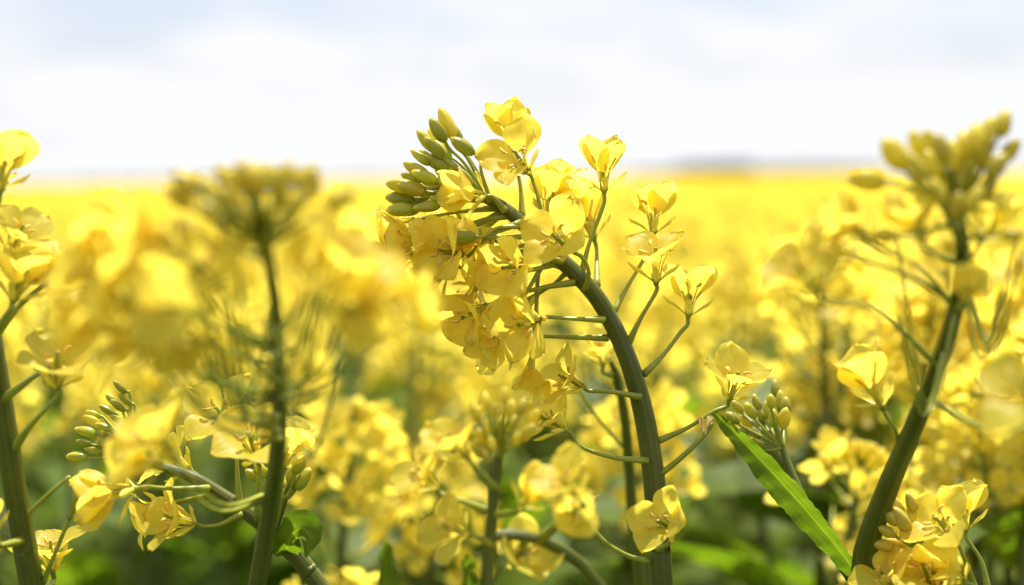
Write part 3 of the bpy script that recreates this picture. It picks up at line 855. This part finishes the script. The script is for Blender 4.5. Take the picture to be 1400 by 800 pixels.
HEADS = [far_head(70 + k) for k in range(5)]
PROTO = []
for k in range(7):
    rg = random.Random(300 + k)
    H = 1.0
    lay = branch_layout(rg, rg.randint(5, 7), H, .10)
    root = bpy.data.objects.new('rapeseed_plant', None); COL.objects.link(root); root.empty_display_size = .05
    link('stem', stem_mb(lay, 5).mesh('stem'), root)
    for o_, t in lay:
        link('flower_head', rg.choice(HEADS), root, Matrix.Translation(t) @ Matrix.Rotation(rg.uniform(0, 6), 4, 'Z') @ Matrix.Rotation(rg.uniform(-.3, .3), 4, 'X'))
    for q in range(11):
        link('leaf', rg.choice(LEAVES), root, Matrix.Translation((0, 0, .93 - .05 * q)) @ Matrix.Rotation(q * 2.4 + k, 4, 'Z') @ Matrix.Scale(rg.uniform(.9, 1.4), 4))
    PROTO.append(root)

rg = random.Random(77)
spots = []
tries = 0
while len(spots) < 270 and tries < 20000:
    tries += 1
    y = 1.55 + (7.2 - 1.55) * rg.random() ** .66
    x = rg.uniform(-1, 1) * (.36 * y + .15)
    if all((x - a) ** 2 + (y - b) ** 2 > (.11 + .008 * y) ** 2 for a, b in spots):
        spots.append((x, y))
used = set()
for i, (x, y) in enumerate(spots):
    k = rg.randrange(len(PROTO))
    src = PROTO[k]
    if k in used:
        r = src.copy(); COL.objects.link(r)
        for ch in src.children:
            c = ch.copy(); COL.objects.link(c); c.parent = r
    else:
        r = src; used.add(k)
    h = ZC - .10 - rg.uniform(.02, .09) - (.02 if y < 2 else 0)
    r.location = (x, y, 0); r.rotation_euler = (rg.uniform(-.04, .04), rg.uniform(-.04, .04), rg.uniform(0, 6.28)); r.scale = (h, h, h)
    tag(r, 'yellow-flowered rapeseed plant, out of focus in the crop behind the front rows', 'rapeseed plant', 'rapeseed plants in the blurred crop')

# ---- the rest of the field: flower heads out to where they merge, over a rolling canopy
rg = random.Random(8)
pts = []
for y0, y1, dens in ((6.8, 14, 40), (14, 30, 16), (30, 60, 5)):
    n = int(dens * .38 * (y1 ** 2 - y0 ** 2))
    for _ in range(n):
        y = math.sqrt(rg.uniform(y0 ** 2, y1 ** 2)); x = rg.uniform(-1, 1) * .38 * y
        pts.append((x, y, ZC - .15 - rg.uniform(0, .14)))
me = bpy.data.meshes.new('rapeseed_heads'); me.from_pydata(pts, [], []); me.update()
fo = link('rapeseed_heads', me); tag(fo, 'yellow rapeseed flower heads crowding the middle of the field', 'crop', kind='stuff')
ng = bpy.data.node_groups.new('scatter_heads', 'GeometryNodeTree')
ng.interface.new_socket('Geometry', in_out='INPUT', socket_type='NodeSocketGeometry')
ng.interface.new_socket('Geometry', in_out='OUTPUT', socket_type='NodeSocketGeometry')
gi = ng.nodes.new('NodeGroupInput'); go = ng.nodes.new('NodeGroupOutput')
ip = ng.nodes.new('GeometryNodeInstanceOnPoints'); jn = ng.nodes.new('GeometryNodeJoinGeometry')
heads_src = [c for r in PROTO[:3] for c in r.children if c.name.startswith('flower_head')][:5]
for h in heads_src:
    oi = ng.nodes.new('GeometryNodeObjectInfo'); oi.inputs['Object'].default_value = h; oi.inputs['As Instance'].default_value = True
    ng.links.new(oi.outputs['Geometry'], jn.inputs[0])
rv = ng.nodes.new('FunctionNodeRandomValue'); rv.data_type = 'FLOAT_VECTOR'
rv.inputs[0].default_value = (-.3, -.3, 0); rv.inputs[1].default_value = (.3, .3, 6.28)
ri = ng.nodes.new('FunctionNodeRandomValue'); ri.data_type = 'INT'; ri.inputs[4].default_value = 0; ri.inputs[5].default_value = 4
rs = ng.nodes.new('FunctionNodeRandomValue'); rs.data_type = 'FLOAT'; rs.inputs[2].default_value = .9; rs.inputs[3].default_value = 1.35
ip.inputs['Pick Instance'].default_value = True
ng.links.new(gi.outputs[0], ip.inputs['Points']); ng.links.new(jn.outputs[0], ip.inputs['Instance'])
ng.links.new(rv.outputs[0], ip.inputs['Rotation']); ng.links.new(ri.outputs[2], ip.inputs['Instance Index']); ng.links.new(rs.outputs[1], ip.inputs['Scale'])
ng.links.new(ip.outputs[0], go.inputs[0])
fo.modifiers.new('scatter', 'NODES').node_group = ng

# canopy sheet
m, nt, N, L = newmat('crop_canopy')
tc = N('ShaderNodeTexCoord')
n1 = N('ShaderNodeTexNoise', in_Scale=9.0, in_Detail=6.0, in_Roughness=.7); n2 = N('ShaderNodeTexNoise', in_Scale=.12, in_Detail=3.0)
L(tc.outputs['Object'], n1.inputs['Vector']); L(tc.outputs['Object'], n2.inputs['Vector'])
r1 = N('ShaderNodeValToRGB'); ramp(r1, [(.30, (.22, .21, .012)), (.45, (.42, .305, .010)), (.7, (.48, .36, .014))])
L(n1.outputs['Fac'], r1.inputs['Fac'])
r2 = N('ShaderNodeValToRGB'); ramp(r2, [(.3, (.86, .9, .9)), (.7, (1, 1, 1))]); L(n2.outputs['Fac'], r2.inputs['Fac'])
mx = N('ShaderNodeMix', data_type='RGBA', blend_type='MULTIPLY'); mx.inputs['Factor'].default_value = 1
L(r1.outputs[0], mx.inputs['A']); L(r2.outputs[0], mx.inputs['B'])
bs = N('ShaderNodeBsdfPrincipled', in_Roughness=1.0); bs.inputs['Specular IOR Level'].default_value = 0; L(mx.outputs['Result'], bs.inputs['Base Color'])
bp = N('ShaderNodeBump', in_Strength=1.0, in_Distance=.05); L(n1.outputs['Fac'], bp.inputs['Height']); L(bp.outputs[0], bs.inputs['Normal'])
out = N('ShaderNodeOutputMaterial'); L(bs.outputs[0], out.inputs['Surface'])
mb = MB()
ys = [6.6 * (1400 / 6.6) ** (i / 70) for i in range(71)]
v = []; uv = []
NXc = 60
for y in ys:
    for k in range(NXc + 1):
        x = (k / NXc * 2 - 1) * (y * .9 + 3)
        z = ZC - .27 + .05 * noise.noise(Vector((x * 2.2, y * 2.2, 0))) + .05 * noise.noise(Vector((x * .3, y * .2, 3)))
        if y < 7.4: z -= (7.4 - y) * .9
        v.append((x, y, z + max(0, y - 60) * .0002)); uv.append((x, y))
f = [(i * (NXc + 1) + k, i * (NXc + 1) + k + 1, (i + 1) * (NXc + 1) + k + 1, (i + 1) * (NXc + 1) + k) for i in range(70) for k in range(NXc)]
mb.add(v, f, uv, MAT['crop_canopy'])
o = link('rapeseed_canopy', mb.mesh('rapeseed_canopy')); tag(o, 'wide yellow canopy of rapeseed in flower reaching to the horizon', 'crop', kind='stuff')

# ground
m, nt, N, L = newmat('soil')
tc = N('ShaderNodeTexCoord'); n1 = N('ShaderNodeTexNoise', in_Scale=14.0, in_Detail=8.0, in_Roughness=.7)
L(tc.outputs['Object'], n1.inputs['Vector'])
r1 = N('ShaderNodeValToRGB'); ramp(r1, [(.35, (.035, .05, .012)), (.5, (.05, .08, .018)), (.7, (.10, .085, .05))]); L(n1.outputs['Fac'], r1.inputs['Fac'])
bs = N('ShaderNodeBsdfPrincipled', in_Roughness=.9); L(r1.outputs[0], bs.inputs['Base Color'])
bp = N('ShaderNodeBump', in_Strength=.8, in_Distance=.03); L(n1.outputs['Fac'], bp.inputs['Height']); L(bp.outputs[0], bs.inputs['Normal'])
out = N('ShaderNodeOutputMaterial'); L(bs.outputs[0], out.inputs['Surface'])
mb = MB(); v = []; uv = []
gx = [-4000, -800, -100, -20, -5, -2, -1, 0, 1, 2, 5, 20, 100, 800, 4000]; gy = [-50, -5, -1, 0, 1, 2, 4, 8, 20, 60, 200, 800, 1600, 4000]
for y in gy:
    for x in gx:
        v.append((x, y, 0)); uv.append((x, y))
f = [(i * len(gx) + k, i * len(gx) + k + 1, (i + 1) * len(gx) + k + 1, (i + 1) * len(gx) + k) for i in range(len(gy) - 1) for k in range(len(gx) - 1)]
mb.add(v, f, uv, MAT['soil']); tag(link('ground', mb.mesh('ground')), None, None, None, 'structure')

# distant hills and the belt of trees on the horizon
m, nt, N, L = newmat('hill_grass')
tc = N('ShaderNodeTexCoord'); n1 = N('ShaderNodeTexNoise', in_Scale=.02, in_Detail=5.0); L(tc.outputs['Object'], n1.inputs['Vector'])
r1 = N('ShaderNodeValToRGB'); ramp(r1, [(.35, (.05, .065, .05)), (.65, (.10, .10, .08))]); L(n1.outputs['Fac'], r1.inputs['Fac'])
bs = N('ShaderNodeBsdfPrincipled', in_Roughness=.9); L(r1.outputs[0], bs.inputs['Base Color'])
out = N('ShaderNodeOutputMaterial'); L(bs.outputs[0], out.inputs['Surface'])
mb = MB(); v = []; uv = []
nx_, ny_ = 120, 10
for j in range(ny_):
    for k in range(nx_ + 1):
        x = -2200 + 4400 * k / nx_; y = 2600 + j * 90
        env = math.sin(math.pi * j / (ny_ - 1))
        h = 6 + 7 * max(0, noise.noise(Vector((x * .0035 + 4.2, 1.3, 0)))) + 12 * math.exp(-((x - 480) / 260) ** 2) + 4 * noise.noise(Vector((x * .012, y * .01, 5)))
        v.append((x, y, env * max(2, h))); uv.append((x, y))
f = [(j * (nx_ + 1) + k, j * (nx_ + 1) + k + 1, (j + 1) * (nx_ + 1) + k + 1, (j + 1) * (nx_ + 1) + k) for j in range(ny_ - 1) for k in range(nx_)]
mb.add(v, f, uv, MAT['hill_grass']); tag(link('hills', mb.mesh('hills')), None, None, None, 'structure')
M_WOOD = plant_mat('tree_foliage', (.03, .05, .015), (.06, .09, .03), 1.5, rough=.7, transl=.2)
mb = MB(); rg = random.Random(4)
for k in range(230):
    g = rg.gauss(0, 1)
    x = 150 + rg.uniform(-75, 80) if k < 170 else rg.uniform(-420, -60)
    big = 1.9 if abs(x - 130) < 24 else .95
    r = rg.uniform(1.4, 2.6) * big
    for q in range(26):
        a, b = rg.uniform(0, 6.28), rg.uniform(0, 1.57)
        c = Vector((x + math.cos(a) * math.sin(b) * r, 1080 + rg.uniform(-8, 8) + math.sin(a) * r, .8 + r * (.5 + math.cos(b) * .9)))
        n_ = Vector((rg.uniform(-1, 1), rg.uniform(-1, 1), rg.uniform(-1, 1))).normalized(); t = n_.orthogonal().normalized() * r * .5; bt = n_.cross(t)
        mb.add([c + t, c + bt, c - t, c - bt], [(0, 1, 2, 3)], [(0, 0), (1, 0), (1, 1), (0, 1)], M_WOOD)
tag(link('far_wood', mb.mesh('far_wood')), 'dark belt of far trees and scrub along the horizon', 'wood', kind='stuff')

# ------------------------------------------------------------------ light
SUN_EL, SUN_AZ = R(68), R(25)          # high, behind the plants, a little to the right
sd = Vector((math.sin(SUN_AZ) * math.cos(SUN_EL), math.cos(SUN_AZ) * math.cos(SUN_EL), math.sin(SUN_EL)))
sl = bpy.data.lights.new('sun', 'SUN'); sl.energy = 2.45; sl.angle = R(.53); sl.color = (1, .955, .88)
so = bpy.data.objects.new('sun', sl); COL.objects.link(so); so.rotation_euler = (-sd).to_track_quat('-Z', 'Y').to_euler(); so.location = (0, 0, 30)

W = bpy.data.worlds.new('World'); SC.world = W; W.use_nodes = True
nt = W.node_tree; nt.nodes.clear()
N = lambda t, **k: _node(nt, t, k); L = nt.links.new
sky = N('ShaderNodeTexSky', sky_type='NISHITA', sun_disc=False, sun_elevation=SUN_EL, sun_rotation=SUN_AZ, air_density=1.0, dust_density=1.5, ozone_density=1.0)
b1 = N('ShaderNodeBackground', in_Strength=.05)
tint = N('ShaderNodeMix', data_type='RGBA', blend_type='MULTIPLY'); tint.inputs['Factor'].default_value = 1; tint.inputs['B'].default_value = (.56, .61, .73, 1)
L(sky.outputs[0], tint.inputs['A']); L(tint.outputs['Result'], b1.inputs['Color'])
tc = N('ShaderNodeTexCoord'); mp = N('ShaderNodeMapping'); mp.inputs['Scale'].default_value = (6, 6, 16); mp.inputs['Location'].default_value = (2.3, .4, 1.1)
L(tc.outputs['Generated'], mp.inputs['Vector'])
nz = N('ShaderNodeTexNoise', in_Scale=1.6, in_Detail=6.0, in_Roughness=.55); L(mp.outputs[0], nz.inputs['Vector'])
sx = N('ShaderNodeSeparateXYZ'); L(tc.outputs['Generated'], sx.inputs[0])
mr = N('ShaderNodeMapRange'); mr.inputs['From Min'].default_value = .0; mr.inputs['From Max'].default_value = .11; mr.inputs['To Min'].default_value = .38; mr.inputs['To Max'].default_value = .0
L(sx.outputs['Z'], mr.inputs['Value'])
mr2 = N('ShaderNodeMapRange'); mr2.inputs['From Min'].default_value = .14; mr2.inputs['From Max'].default_value = .45; mr2.inputs['To Max'].default_value = .16
L(sx.outputs['Z'], mr2.inputs['Value'])
ad2 = N('ShaderNodeMath', operation='ADD'); L(mr.outputs[0], ad2.inputs[0]); L(mr2.outputs[0], ad2.inputs[1])
ad = N('ShaderNodeMath', operation='ADD'); L(nz.outputs['Fac'], ad.inputs[0]); L(ad2.outputs[0], ad.inputs[1])
cr = N('ShaderNodeValToRGB'); ramp(cr, [(.46, (.55, .55, .55)), (.68, (1, 1, 1))]); L(ad.outputs[0], cr.inputs['Fac'])
b2 = N('ShaderNodeBackground', in_Strength=.258); b2.inputs['Color'].default_value = (.955, .965, 1.0, 1)
ms = N('ShaderNodeMixShader'); L(cr.outputs['Color'], ms.inputs[0]); L(b1.outputs[0], ms.inputs[1]); L(b2.outputs[0], ms.inputs[2])
wo = N('ShaderNodeOutputWorld'); L(ms.outputs[0], wo.inputs['Surface'])

SC.view_settings.view_transform = 'Standard'; SC.view_settings.look = 'None'; SC.view_settings.gamma = 1
SC.view_settings.use_curve_mapping = False
SC.view_settings.exposure = 2.0
SC.render.engine = 'CYCLES'
cy = SC.cycles
cy.use_denoising = True
cy.max_bounces = 12; cy.diffuse_bounces = 8; cy.transmission_bounces = 8; cy.glossy_bounces = 3
cy.use_adaptive_sampling = True; cy.adaptive_threshold = .01
cy.caustics_reflective = False; cy.caustics_refractive = False
cy.sample_clamp_indirect = 8
